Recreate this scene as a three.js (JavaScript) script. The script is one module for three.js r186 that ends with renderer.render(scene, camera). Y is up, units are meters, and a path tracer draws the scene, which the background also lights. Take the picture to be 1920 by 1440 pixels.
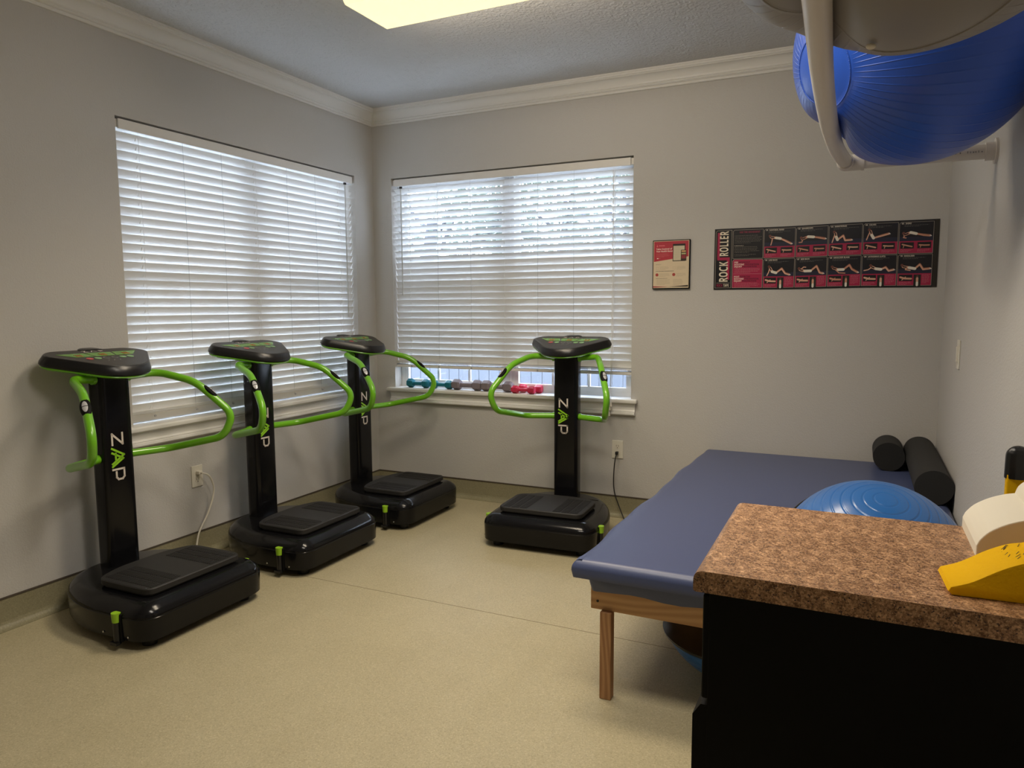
import * as THREE from 'three';
import { RoundedBoxGeometry } from 'three/addons/geometries/RoundedBoxGeometry.js';
import { mergeGeometries, mergeVertices, toCreasedNormals } from 'three/addons/utils/BufferGeometryUtils.js';
import { RectAreaLightUniformsLib } from 'three/addons/lights/RectAreaLightUniformsLib.js';
import { createNoise2D, createNoise3D } from 'simplex-noise';

// ---------------------------------------------------------------- camera, sky, exposure
const scene = new THREE.Scene();
const renderer = new THREE.WebGLRenderer({ antialias: true });
renderer.toneMapping = THREE.LinearToneMapping;
renderer.toneMappingExposure = 1.2;
renderer.shadowMap.enabled = true;
RectAreaLightUniformsLib.init();
const camera = new THREE.PerspectiveCamera(2 * Math.atan(720 / 1362.5) * 180 / Math.PI, 4 / 3, 0.05, 100);
camera.position.set(3.2031, 1.3369, 4.3918);
camera.rotation.set(-0.1054, 0.4463, -0.0055, 'YXZ');
scene.add(camera);
// even, slightly blue daylight
scene.background = new THREE.Color().setRGB(0.74, 0.85, 1.0);
scene.backgroundIntensity = 8.5;
const LAMP = 24, LAMP2 = 20;

// ---------------------------------------------------------------- sizes of the room
const W = 3.59, D = 5.8, H = 2.722, T = 0.16;
const LW = { a: 2.0106, b: 0.2109 }, BW = { a: 0.159, b: 1.926 }, WTOP = 2.246, SILL = 0.7615;

// ---------------------------------------------------------------- helpers
function rng(seed) { let a = seed >>> 0; return () => { a = (a + 0x6D2B79F5) | 0; let t = Math.imul(a ^ (a >>> 15), 1 | a); t = (t + Math.imul(t ^ (t >>> 7), 61 | t)) ^ t; return ((t ^ (t >>> 14)) >>> 0) / 4294967296; }; }
const n2 = createNoise2D(rng(11)), n3 = createNoise3D(rng(12));
const V3 = (x, y, z) => new THREE.Vector3(x, y, z);
function mesh(name, geo, mat, parent = scene) {
  const m = new THREE.Mesh(geo, mat); m.name = name; m.castShadow = m.receiveShadow = true; parent.add(m); return m;
}
const taken = {};
function numbered(n) { const k = taken[n] = (taken[n] ?? -1) + 1; return k ? n + '_' + String(k).padStart(3, '0') : n; }
function tag(o, label, category, group) { o.userData.label = label; o.userData.category = category; if (group) o.userData.group = group; return o; }
function thing(name, label, category, pos = [0, 0, 0], turn = 0, group) {
  const g = new THREE.Group(); g.name = numbered(name); g.position.set(...pos); g.rotation.y = turn; scene.add(g); return tag(g, label, category, group);
}
function struct(name, label, category, geo, mat) {
  const m = geo ? mesh(name, geo, mat) : new THREE.Group(); m.name = name; if (!geo) scene.add(m);
  m.userData.kind = 'structure'; return tag(m, label, category);
}
const box = (x0, x1, y0, y1, z0, z1) => { const g = new THREE.BoxGeometry(x1 - x0, y1 - y0, z1 - z0); g.translate((x0 + x1) / 2, (y0 + y1) / 2, (z0 + z1) / 2); return g; };
const rbox = (x0, x1, y0, y1, z0, z1, r = 0.004, s = 2) => { const g = new RoundedBoxGeometry(x1 - x0, y1 - y0, z1 - z0, s, r); g.translate((x0 + x1) / 2, (y0 + y1) / 2, (z0 + z1) / 2); return g; };
const cyl = (r0, r1, y0, y1, x = 0, z = 0, n = 24) => { const g = new THREE.CylinderGeometry(r1, r0, y1 - y0, n); g.translate(x, (y0 + y1) / 2, z); return g; };
function merge(list) { return mergeGeometries(list.map((g) => { const h = g.index ? g.toNonIndexed() : g; for (const k of Object.keys(h.attributes)) if (!['position', 'normal', 'uv'].includes(k)) h.deleteAttribute(k); return h; })); }
const tube = (pts, r, seg = 60, rad = 10, closed = false) => new THREE.TubeGeometry(new THREE.CatmullRomCurve3(pts, closed, 'centripetal'), seg, r, rad, closed);
function filleted(pts, rad) {       // straight runs joined by bends
  const path = new THREE.CurvePath(); let from = pts[0];
  for (let i = 1; i < pts.length - 1; i++) {
    const p = pts[i], a = pts[i - 1].clone().sub(p), b = pts[i + 1].clone().sub(p), r = Math.min(rad, a.length() * 0.48, b.length() * 0.48);
    const p0 = p.clone().addScaledVector(a.normalize(), r), p1 = p.clone().addScaledVector(b.normalize(), r);
    path.add(new THREE.LineCurve3(from, p0)); path.add(new THREE.QuadraticBezierCurve3(p0, p, p1)); from = p1;
  }
  path.add(new THREE.LineCurve3(from, pts[pts.length - 1])); return path;
}
function shape(pts) { const s = new THREE.Shape(); pts.forEach(([x, y], i) => (i ? s.lineTo(x, y) : s.moveTo(x, y))); s.closePath(); return s; }
function sweep(profile, length, side) {       // profile (distance from wall, height) along one wall of the room
  const g = new THREE.ExtrudeGeometry(shape(profile), { depth: length, bevelEnabled: false, curveSegments: 8 });
  if (side === 'back') { g.rotateY(-Math.PI / 2); g.translate(length, 0, 0); }
  if (side === 'right') { g.rotateY(Math.PI); g.translate(W, 0, length); }
  if (side === 'front') { g.rotateY(Math.PI / 2); g.translate(0, 0, D); }
  return toCreasedNormals(g, 0.6);
}
// layered solid from a closed outline: levels = [height, inset]
function layered(outline, levels, centre) {
  const capTop = true, capBottom = true;
  if (outline.reduce((s, p, i) => { const q = outline[(i + 1) % outline.length]; return s + p[0] * q[1] - q[0] * p[1]; }, 0) < 0) outline = outline.slice().reverse();
  const n = outline.length, nor = outline.map((p, i) => { const a = outline[(i + n - 1) % n], b = outline[(i + 1) % n]; const t = [b[0] - a[0], b[1] - a[1]], l = Math.hypot(...t); return [t[1] / l, -t[0] / l]; });
  const pos = [], idx = [];
  for (const [y, d] of levels) outline.forEach((p, i) => centre ? pos.push(p[0] * (1 - d / centre[1]), y, centre[0] + (p[1] - centre[0]) * (1 - d / centre[2])) : pos.push(p[0] - nor[i][0] * d, y, p[1] - nor[i][1] * d));
  for (let k = 0; k < levels.length - 1; k++) for (let i = 0; i < n; i++) { const a = k * n + i, b = k * n + (i + 1) % n, c = a + n, e = b + n; idx.push(a, c, b, b, c, e); }
  const cap = (k, up) => { const c2 = outline.map((p, i) => new THREE.Vector2(pos[(k * n + i) * 3], pos[(k * n + i) * 3 + 2])); for (const [a, b, c] of THREE.ShapeUtils.triangulateShape(c2, [])) up ? idx.push(k * n + a, k * n + c, k * n + b) : idx.push(k * n + a, k * n + b, k * n + c); };
  if (capTop) cap(levels.length - 1, true); if (capBottom) cap(0, false);
  let g = new THREE.BufferGeometry(); g.setAttribute('position', new THREE.Float32BufferAttribute(pos, 3)); g.setIndex(idx);
  g.setAttribute('uv', new THREE.Float32BufferAttribute(pos.filter((_, i) => i % 3 !== 1), 2));
  g = toCreasedNormals(g, 0.55); return g;
}

// ---------------------------------------------------------------- textures
function dataTex(w, h, fn, { srgb = false, rx = 1, ry = 1 } = {}) {
  const d = new Uint8Array(w * h * 4);
  for (let j = 0; j < h; j++) for (let i = 0; i < w; i++) { const c = fn(i, j); const k = (j * w + i) * 4; if (typeof c === 'number') d[k] = d[k + 1] = d[k + 2] = Math.max(0, Math.min(255, c)); else for (let q = 0; q < 3; q++) d[k + q] = Math.max(0, Math.min(255, c[q])); d[k + 3] = 255; }
  const t = new THREE.DataTexture(d, w, h); t.wrapS = t.wrapT = THREE.RepeatWrapping; t.magFilter = THREE.LinearFilter; t.minFilter = THREE.LinearMipmapLinearFilter; t.generateMipmaps = true;
  if (srgb) t.colorSpace = THREE.SRGBColorSpace; t.repeat.set(rx, ry); t.needsUpdate = true; return t;
}
const tile = (i, j, n, f) => { const a = i / n * 2 * Math.PI, b = j / n * 2 * Math.PI, r = f / (2 * Math.PI); return n3(Math.cos(a) * r, Math.sin(a) * r + 7, Math.cos(b) * r) * 0.5 + n3(Math.sin(b) * r + 3, Math.cos(a) * r, Math.sin(a) * r - 5) * 0.5; };
function grains(n, count, seed, rmin, rmax) {   // tileable field of small random flakes, -1..1
  const f = new Float32Array(n * n), r = rng(seed);
  for (let k = 0; k < count; k++) { const x = r() * n, y = r() * n, s = rmin + r() * (rmax - rmin), v = r() * 2 - 1, e = 0.6 + r() * 0.9; for (let j = -Math.ceil(s); j <= s; j++) for (let i = -Math.ceil(s * 1.5); i <= s * 1.5; i++) if ((i * i) / (s * s * e) + (j * j * e) / (s * s) <= 1) f[((y + j + n) % n | 0) * n + ((x + i + n) % n | 0)] = v; }
  return f;
}
const fg = grains(1024, 90000, 5, 0.8, 2.6);
const floorMap = dataTex(1024, 1024, (i, j) => { const v = fg[j * 1024 + i], c = 4 * tile(i, j, 1024, 5); return [176 + v * 15 + c, 166 + v * 15 + c, 135 + v * 14 + c]; }, { srgb: true, rx: 1 / 1.1, ry: 1 / 1.1 });
const fineBump = (n, seed, a, b) => { const g1 = grains(n, n * n / a, seed, b * 0.5, b); return dataTex(n, n, (i, j) => 128 + 90 * (g1[j * n + i] * 0.5 + tile(i, j, n, 40) * 0.5)); };
const wallBump = fineBump(512, 21, 12, 4); wallBump.repeat.set(2.2, 2.2);
const ceilBump = fineBump(512, 22, 60, 9); ceilBump.repeat.set(1.4, 1.4);
const rubberBump = fineBump(256, 23, 10, 2.5); rubberBump.repeat.set(6, 6);
const lg = grains(512, 26000, 31, 1.2, 4.5), lg2 = grains(512, 9000, 32, 1, 3);
const laminate = dataTex(512, 512, (i, j) => {
  const q = j * 512 + i, m = tile(i, j, 512, 9) * 0.6 + tile(j, i, 512, 28) * 0.5, v = lg[q] * 0.75 + m; let c = [164 + v * 58, 124 + v * 52, 90 + v * 44];
  if (lg2[q] > 0.72) c = [196, 160, 122]; if (lg2[q] < -0.66 && m < 0.25) c = [74, 54, 48]; return c;
}, { srgb: true, rx: 1 / 0.26, ry: 1 / 0.26 });
const woodMap = dataTex(512, 512, (i, j) => { const y = j / 512, x = i / 512, w = tile(i, j, 512, 3), r = Math.sin((x * 26 + w * 5 + 0.6 * Math.sin(y * 6.283)) * 2) * 0.5 + 0.2 * tile(i * 9, j, 512, 40); return [206 - r * 20, 160 - r * 22, 112 - r * 20]; }, { srgb: true });
const woodDark = dataTex(512, 512, (i, j) => { const y = j / 512, x = i / 512, w = tile(i, j, 512, 3), r = Math.sin((x * 18 + w * 6 + 0.5 * Math.sin(y * 6.283)) * 2) * 0.5 + 0.3 * tile(i * 9, j, 512, 40); return [168 - r * 26, 124 - r * 26, 84 - r * 22]; }, { srgb: true });
function canvasTex(w, h, draw) { const c = document.createElement('canvas'); c.width = w; c.height = h; draw(c.getContext('2d'), w, h); const t = new THREE.CanvasTexture(c); t.colorSpace = THREE.SRGBColorSpace; t.anisotropy = 8; return t; }

// ---------------------------------------------------------------- materials
const std = (o) => new THREE.MeshStandardMaterial(o), phy = (o) => new THREE.MeshPhysicalMaterial(o);
const lin = (r, g, b) => new THREE.Color().setRGB(r, g, b);
const M = {
  wall: std({ color: lin(0.53, 0.515, 0.49), roughness: 0.7, bumpMap: wallBump, bumpScale: 0.0012 }),
  ceiling: std({ color: lin(0.58, 0.58, 0.585), roughness: 0.9, bumpMap: ceilBump, bumpScale: 0.006 }),
  trim: std({ color: lin(0.74, 0.73, 0.70), roughness: 0.4 }),
  floor: std({ map: floorMap, roughness: 0.42, bumpMap: rubberBump, bumpScale: 0.0002 }),
  base: std({ map: floorMap, color: lin(0.60, 0.62, 0.60), roughness: 0.5 }),
  capStrip: std({ color: lin(0.06, 0.045, 0.03), roughness: 0.6 }),
  seam: std({ color: lin(0.22, 0.18, 0.11), roughness: 0.7 }),
  slat: phy({ color: lin(0.80, 0.80, 0.79), roughness: 0.45, transmission: 0.06, thickness: 0 }),
  blindRail: std({ color: lin(0.74, 0.72, 0.68), roughness: 0.4 }),
  cordWhite: std({ color: lin(0.8, 0.8, 0.78), roughness: 0.7 }),
  cordGrey: std({ color: lin(0.35, 0.35, 0.35), roughness: 0.7 }),
  wand: phy({ color: lin(0.55, 0.55, 0.53), roughness: 0.2 }),
  vinyl: std({ color: lin(0.78, 0.78, 0.78), roughness: 0.35 }),
  glass: phy({ color: lin(0.97, 0.98, 1), roughness: 0.02, transmission: 1, thickness: 0, ior: 1.5 }),
  darkLine: std({ color: lin(0.03, 0.03, 0.03), roughness: 0.8 }),
  black: phy({ color: lin(0.006, 0.006, 0.007), roughness: 0.16, specularIntensity: 0.55 }),
  blackSatin: phy({ color: lin(0.008, 0.008, 0.009), roughness: 0.32 }),
  tread: std({ color: lin(0.016, 0.015, 0.015), roughness: 0.62 }),
  consoleFace: std({ color: lin(0.016, 0.014, 0.013), roughness: 0.35 }),
  green: phy({ color: lin(0.155, 0.46, 0.012), roughness: 0.3, clearcoat: 0.5, clearcoatRoughness: 0.15 }),
  greenCap: std({ color: lin(0.30, 0.56, 0.02), roughness: 0.4 }),
  greenLcd: std({ color: lin(0.13, 0.33, 0.05), roughness: 0.25 }),
  greenText: std({ color: lin(0.27, 0.58, 0.02), roughness: 0.4 }),
  offWhite: std({ color: lin(0.66, 0.60, 0.54), roughness: 0.5 }),
  redKey: std({ color: lin(0.55, 0.09, 0.09), roughness: 0.4 }),
  redDigit: std({ color: lin(0.50, 0.12, 0.02), roughness: 0.4 }),
  greenKey: std({ color: lin(0.25, 0.46, 0.20), roughness: 0.4 }),
  greyPrint: std({ color: lin(0.22, 0.22, 0.21), roughness: 0.5 }),
  silver: std({ color: lin(0.60, 0.60, 0.62), roughness: 0.32, metalness: 0.25 }),
  screw: std({ color: lin(0.7, 0.7, 0.7), roughness: 0.3, metalness: 0.8 }),
  plate: std({ color: lin(0.72, 0.69, 0.60), roughness: 0.4 }),
  cableWhite: std({ color: lin(0.72, 0.68, 0.58), roughness: 0.5 }),
  cableBlack: std({ color: lin(0.012, 0.012, 0.012), roughness: 0.5 }),
  mat: phy({ color: lin(0.066, 0.086, 0.185), roughness: 0.38, bumpMap: rubberBump, bumpScale: 0.0002 }),
  wood: std({ map: woodMap, roughness: 0.55 }),
  woodLeg: std({ map: woodDark, roughness: 0.6 }),
  ballBlue: phy({ color: lin(0.020, 0.095, 0.55), roughness: 0.36, clearcoat: 0.2, clearcoatRoughness: 0.3 }),
  ballGrey: phy({ color: lin(0.27, 0.262, 0.25), roughness: 0.42 }),
  bosuBlue: phy({ color: lin(0.025, 0.135, 0.42), roughness: 0.3, clearcoat: 0.25, clearcoatRoughness: 0.2 }),
  pvc: std({ color: lin(0.70, 0.66, 0.60), roughness: 0.35 }),
  foam: std({ color: lin(0.014, 0.014, 0.014), roughness: 0.75, bumpMap: rubberBump, bumpScale: 0.002 }),
  laminate: phy({ map: laminate, roughness: 0.36 }),
  cabinet: phy({ color: lin(0.0035, 0.0035, 0.0035), roughness: 0.6, specularIntensity: 0.3 }),
  yellowFoam: phy({ specularIntensity: 0.25, color: lin(0.95, 0.54, 0.003), roughness: 0.7, bumpMap: wallBump, bumpScale: 0.0008 }),
  creamFoam: std({ color: lin(0.88, 0.82, 0.68), roughness: 0.8 }),
  teal: phy({ color: lin(0.004, 0.15, 0.21), roughness: 0.45 }),
  mauve: phy({ color: lin(0.20, 0.165, 0.185), roughness: 0.5 }),
  red: phy({ color: lin(0.56, 0.025, 0.075), roughness: 0.4 }),
  fence: std({ color: lin(0.125, 0.14, 0.17), roughness: 0.5 }),
  ground: std({ color: lin(0.13, 0.13, 0.12), roughness: 1 }),
  bark: std({ color: lin(0.07, 0.075, 0.09), roughness: 0.95 }),
  leaf: phy({ color: lin(0.14, 0.18, 0.14), roughness: 0.9, transmission: 0.35, thickness: 0, side: THREE.DoubleSide }),
  lens: std({ color: lin(0.6, 0.6, 0.5), roughness: 0.5, emissive: lin(1.0, 0.84, 0.46), emissiveIntensity: 1.0 }),
  lens2: std({ color: lin(0.6, 0.6, 0.6), roughness: 0.5, emissive: lin(1.0, 0.97, 0.9), emissiveIntensity: 1.35 }),
};

// ================================================================ the room
const holes = (x0, x1, y0, y1) => { const h = new THREE.Path(); h.moveTo(x0, y0); h.lineTo(x0, y1); h.lineTo(x1, y1); h.lineTo(x1, y0); h.closePath(); return h; };
{
  let s = shape([[-T, 0], [W + T, 0], [W + T, H], [-T, H]]); s.holes.push(holes(BW.a, BW.b, SILL - 0.028, WTOP));
  let g = new THREE.ExtrudeGeometry(s, { depth: T, bevelEnabled: false }); g.translate(0, 0, -T);
  struct('wall_back', 'light grey wall with the posters and a blind-covered window', 'wall', g, M.wall);
  s = shape([[0, 0], [D, 0], [D, H], [0, H]]); s.holes.push(holes(LW.b, LW.a, SILL - 0.028, WTOP));
  g = new THREE.ExtrudeGeometry(s, { depth: T, bevelEnabled: false }); g.rotateY(-Math.PI / 2);
  struct('wall_left', 'light grey wall behind the row of three vibration machines', 'wall', g, M.wall);
  g = box(W, W + T, 0, H, 0, D); struct('wall_right', 'light grey wall beside the blue table and ball rack', 'wall', g, M.wall);
  struct('wall_front', 'light grey wall behind the viewer', 'wall', box(-T, W + T, 0, H, D, D + T), M.wall);
  g = box(-T, W + T, -0.1, 0, -T, D + T);
  { const p = g.attributes.position, u = g.attributes.uv; for (let i = 0; i < p.count; i++) u.setXY(i, p.getX(i), p.getZ(i)); }
  const fl = struct('floor', 'speckled olive beige sheet vinyl floor', 'floor', g, M.floor);
  mesh('seam', box(0.03, W - 0.03, 0.0001, 0.0007, 1.662, 1.6645), M.seam, fl);
  struct('ceiling', 'off-white textured ceiling', 'ceiling', box(-T, W + T, H, H + 0.12, -T, D + T), M.ceiling);
  { const c = scene.getObjectByName('ceiling').geometry, p = c.attributes.position, u = c.attributes.uv; for (let i = 0; i < p.count; i++) u.setXY(i, p.getX(i), p.getZ(i)); }
  { const c = scene.getObjectByName('wall_right').geometry, p = c.attributes.position, u = c.attributes.uv; for (let i = 0; i < p.count; i++) u.setXY(i, p.getZ(i), p.getY(i)); }
  // crown moulding
  const cb = 2.617, prof = [[0, cb], [0.010, cb], [0.013, cb + 0.004], [0.013, cb + 0.012], [0.010, cb + 0.015], [0.018, cb + 0.019], [0.021, cb + 0.024], [0.019, cb + 0.029]];
  for (let i = 0; i <= 8; i++) { const a = i / 8 * Math.PI / 2; prof.push([0.024 + 0.034 * (1 - Math.cos(a)) + 0.006 * i / 8, cb + 0.033 + 0.044 * Math.sin(a)]); }
  prof.push([0.064, cb + 0.081], [0.070, cb + 0.085], [0.070, cb + 0.095], [0.074, cb + 0.097], [0.074, H], [0, H]);
  struct('trim_1', 'white crown moulding over the wall with three machines', 'crown moulding', sweep(prof, D, 'left'), M.trim);
  struct('trim_2', 'white crown moulding over the window wall with posters', 'crown moulding', sweep(prof, W, 'back'), M.trim);
  struct('trim_3', 'white crown moulding above the ball rack wall', 'crown moulding', sweep(prof, D, 'right'), M.trim);
  struct('trim_4', 'white crown moulding behind the viewer', 'crown moulding', sweep(prof, W, 'front'), M.trim);
  // coved vinyl base
  const hb = 0.132, cove = [[0, 0], [0, hb], [0.003, hb]];
  for (let i = 0; i <= 8; i++) { const a = i / 8 * Math.PI / 2; cove.push([0.003 + 0.034 * (1 - Math.cos(a)), 0.0354 - 0.034 * Math.sin(a) + 0.0002]); }
  cove.push([0.037, 0]);
  const cap = [[0, hb], [0, hb + 0.004], [0.005, hb + 0.003], [0.006, hb - 0.003], [0.003, hb - 0.003]];
  for (const [side, len, where] of [['left', D, 'below the three machines wall'], ['back', W, 'below the window with dumbbells'], ['right', D, 'behind the blue table'], ['front', W, 'behind the viewer']]) {
    const b = struct('baseboard_' + side, 'coved olive vinyl base with thin dark cap ' + where, 'baseboard', sweep(cove, len, side), M.base);
    mesh('cap_strip', sweep(cap, len, side), M.capStrip, b);
  }
}

// ---------------------------------------------------------------- windows: frame, sashes, panes, stool and apron (local x along the wall, +z into the room)
function makeWindow(n, w, label, pos, turn) {
  const g = struct('window_' + n, label, 'window'); g.position.set(...pos); g.rotation.y = turn;
  const y0 = SILL, y1 = WTOP, zo = -0.15, zi = -0.085, f = 0.032, mid = w / 2, ym = 1.49;
  mesh('frame', merge([box(0, f, y0, y1, zo, zi), box(w - f, w, y0, y1, zo, zi), box(f, w - f, y1 - f, y1, zo, zi), box(f, w - f, y0, y0 + 0.022, zo, zi)]), M.vinyl, g);
  mesh('mullion', merge([box(mid - 0.04, mid + 0.04, y0 + 0.022, y1 - f, zo, zi), box(mid - 0.012, mid + 0.012, y0 + 0.022, y1 - f, zi, zi + 0.008)]), M.vinyl, g);
  for (const [a, b] of [[f, mid - 0.04], [mid + 0.04, w - f]]) for (const low of [true, false]) {
    const s = 0.026, z0 = low ? -0.112 : -0.140, z1 = z0 + 0.024, b0 = low ? y0 + 0.022 : ym - 0.02, b1 = low ? ym + 0.02 : y1 - f;
    const sash = mesh(low ? 'lower_sash' : 'upper_sash', merge([box(a, a + s, b0, b1, z0, z1), box(b - s, b, b0, b1, z0, z1), box(a + s, b - s, b0, b0 + 0.034, z0, z1), box(a + s, b - s, b1 - 0.03, b1, z0, z1)]), M.vinyl, g);
    for (const k of [1, 2]) { const x = a + s + (b - a - 2 * s) * k / 3; mesh('muntin', box(x - 0.008, x + 0.008, b0 + 0.034, b1 - 0.03, z0 + 0.004, z0 + 0.02), M.vinyl, sash); }
    mesh('pane', box(a + s, b - s, b0 + 0.034, b1 - 0.03, z0 + 0.010, z0 + 0.011), M.glass, sash);
  }
  mesh('stool', rbox(-0.055, w + 0.045, SILL - 0.028, SILL, -0.085, 0.042, 0.010, 3), M.trim, g);
  const a0 = SILL - 0.028, ap = [[0, a0], [0.026, a0], [0.026, a0 - 0.008], [0.020, a0 - 0.012], [0.015, a0 - 0.030], [0.015, a0 - 0.040], [0.019, a0 - 0.046], [0.021, a0 - 0.050], [0.018, a0 - 0.053], [0.026, a0 - 0.056], [0.028, a0 - 0.068], [0.024, a0 - 0.074], [0, a0 - 0.074]];
  const ag = new THREE.ExtrudeGeometry(shape(ap), { depth: w + 0.06, bevelEnabled: false }); ag.rotateY(-Math.PI / 2); ag.translate(w + 0.03, 0, 0);
  mesh('apron', toCreasedNormals(ag, 0.5), M.trim, g);
  return g;
}
makeWindow(1, BW.b - BW.a, 'white vinyl window with dumbbells standing on its sill', [BW.a, 0, 0], 0);
makeWindow(2, LW.a - LW.b, 'white vinyl window behind the fully lowered blind', [0, 0, LW.a], Math.PI / 2);

// ---------------------------------------------------------------- blinds
function makeBlind(label, w, pos, turn, o) {
  const g = thing('window_blind', label, 'blind', pos, turn), r = rng(o.seed), zc = -0.042;
  mesh('headrail', box(0.004, w - 0.004, WTOP - 0.050, WTOP - 0.011, -0.068, -0.016), M.blindRail, g);
  mesh('valance', rbox(0.020, w - 0.020, WTOP - 0.056, WTOP - 0.009, -0.014, -0.004, 0.002), M.blindRail, g);
  const sg = new THREE.BoxGeometry(w - 0.010, 0.0028, 0.050), pitch = 0.0440; let y = WTOP - 0.085, k = 0; const ys = [];
  while (y > o.low + 0.030) {
    const s = mesh('slat', sg, M.slat, g); s.position.set(w / 2, y, zc); const th = o.tilt(k, y) + (r() - 0.5) * 0.03; s.rotation.x = -th; s.rotation.z = (r() - 0.5) * 0.0012;
    ys.push([y, th]); y -= pitch; k++;
  }
  const yr = o.low;
  for (let i = 0; i < o.stack; i++) { const s = mesh('slat', sg, M.slat, g); s.position.set(w / 2, yr + 0.017 + i * 0.0042, zc); s.rotation.x = -0.10 + (r() - 0.5) * 0.06; }
  const br = mesh('bottom_rail', rbox(0.004, w - 0.004, -0.009, 0.009, -0.026, 0.026, 0.003), M.blindRail, g); br.position.set(w / 2, yr, zc); br.geometry.translate(-w / 2, 0, 0); br.rotation.x = o.railTilt;
  for (const x of o.ladders) mesh('plug', cyl(0.006, 0.006, -0.002, 0.002, 0, 0, 12).rotateX(Math.PI / 2), M.cordGrey, g).position.set(x, yr, zc + 0.028);
  o.ladders.forEach((x, i) => {
    const main = i % 3 === 0, parts = [cyl(0.0007, 0.0007, yr, WTOP - 0.05, x, -0.0225, 6)];
    if (main) for (const [yy, th] of ys) { const c = cyl(0.0016, 0.0016, -0.009, 0.009, 0, 0, 6); c.rotateZ(o.slant); c.translate(x - 0.008, yy, zc + 0.009); parts.push(c); }
    mesh('ladder_cord', merge(parts), main ? M.cordWhite : M.cordGrey, g);
  });
  for (const [x, len] of o.wands) { mesh('tilt_wand', cyl(0.0042, 0.0042, WTOP - 0.07 - len, WTOP - 0.07, x, -0.004, 8), M.wand, g); mesh('wand_hook', rbox(x - 0.010, x + 0.010, WTOP - 0.074, WTOP - 0.060, -0.010, 0.002, 0.002), M.darkLine, g); }
  for (const [x, yb, zb] of o.cords) {
    const c = mesh('lift_cord', tube([V3(x, WTOP - 0.06, -0.005), V3(x, 1.5, 0.002), V3(x - 0.001, SILL + 0.12, 0.02), V3(x, SILL + 0.02, 0.050), V3(x + 0.002, yb, zb)], 0.0014, 40, 6), M.cordWhite, g);
    mesh('tassel', new THREE.LatheGeometry([[0.001, 0.026], [0.0035, 0.024], [0.005, 0.014], [0.0075, 0.002], [0.007, -0.003], [0, -0.004]].map((p) => new THREE.Vector2(...p)), 14), M.plate, c).position.set(x + 0.002, yb - 0.02, zb);
  }
  return g;
}
const upper = [33, 34, 33, 36, 36, 34, 30, 32, 36, 39, 43, 49];
makeBlind('white horizontal blind raised above the dumbbells on the sill', BW.b - BW.a, [BW.a, 0, 0], 0, {
  seed: 41, low: 0.918, stack: 5, railTilt: 0.05, slant: 0.35, tilt: (k, y) => (k < 12 ? upper[k] : k < 15 ? 64 : 69) * Math.PI / 180,
  ladders: [0.135, 0.364, 0.625, 0.882, 1.124, 1.374, 1.633], wands: [[0.078, 0.75]], cords: [[1.652, 0.735, 0.052], [1.644, 0.712, 0.052], [1.640, 0.675, 0.050]],
});
makeBlind('white horizontal blind fully lowered behind the row of machines', LW.a - LW.b, [0, 0, LW.a], Math.PI / 2, {
  seed: 42, low: SILL + 0.036, stack: 4, railTilt: -0.9, slant: -0.35, tilt: (k, y) => (57 + Math.min(1, k / 26) * 14) * Math.PI / 180,
  ladders: [0.137, 0.397, 0.65, 0.902, 1.159, 1.417, 1.663], wands: [[1.700, 0.90]], cords: [],
});

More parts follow.
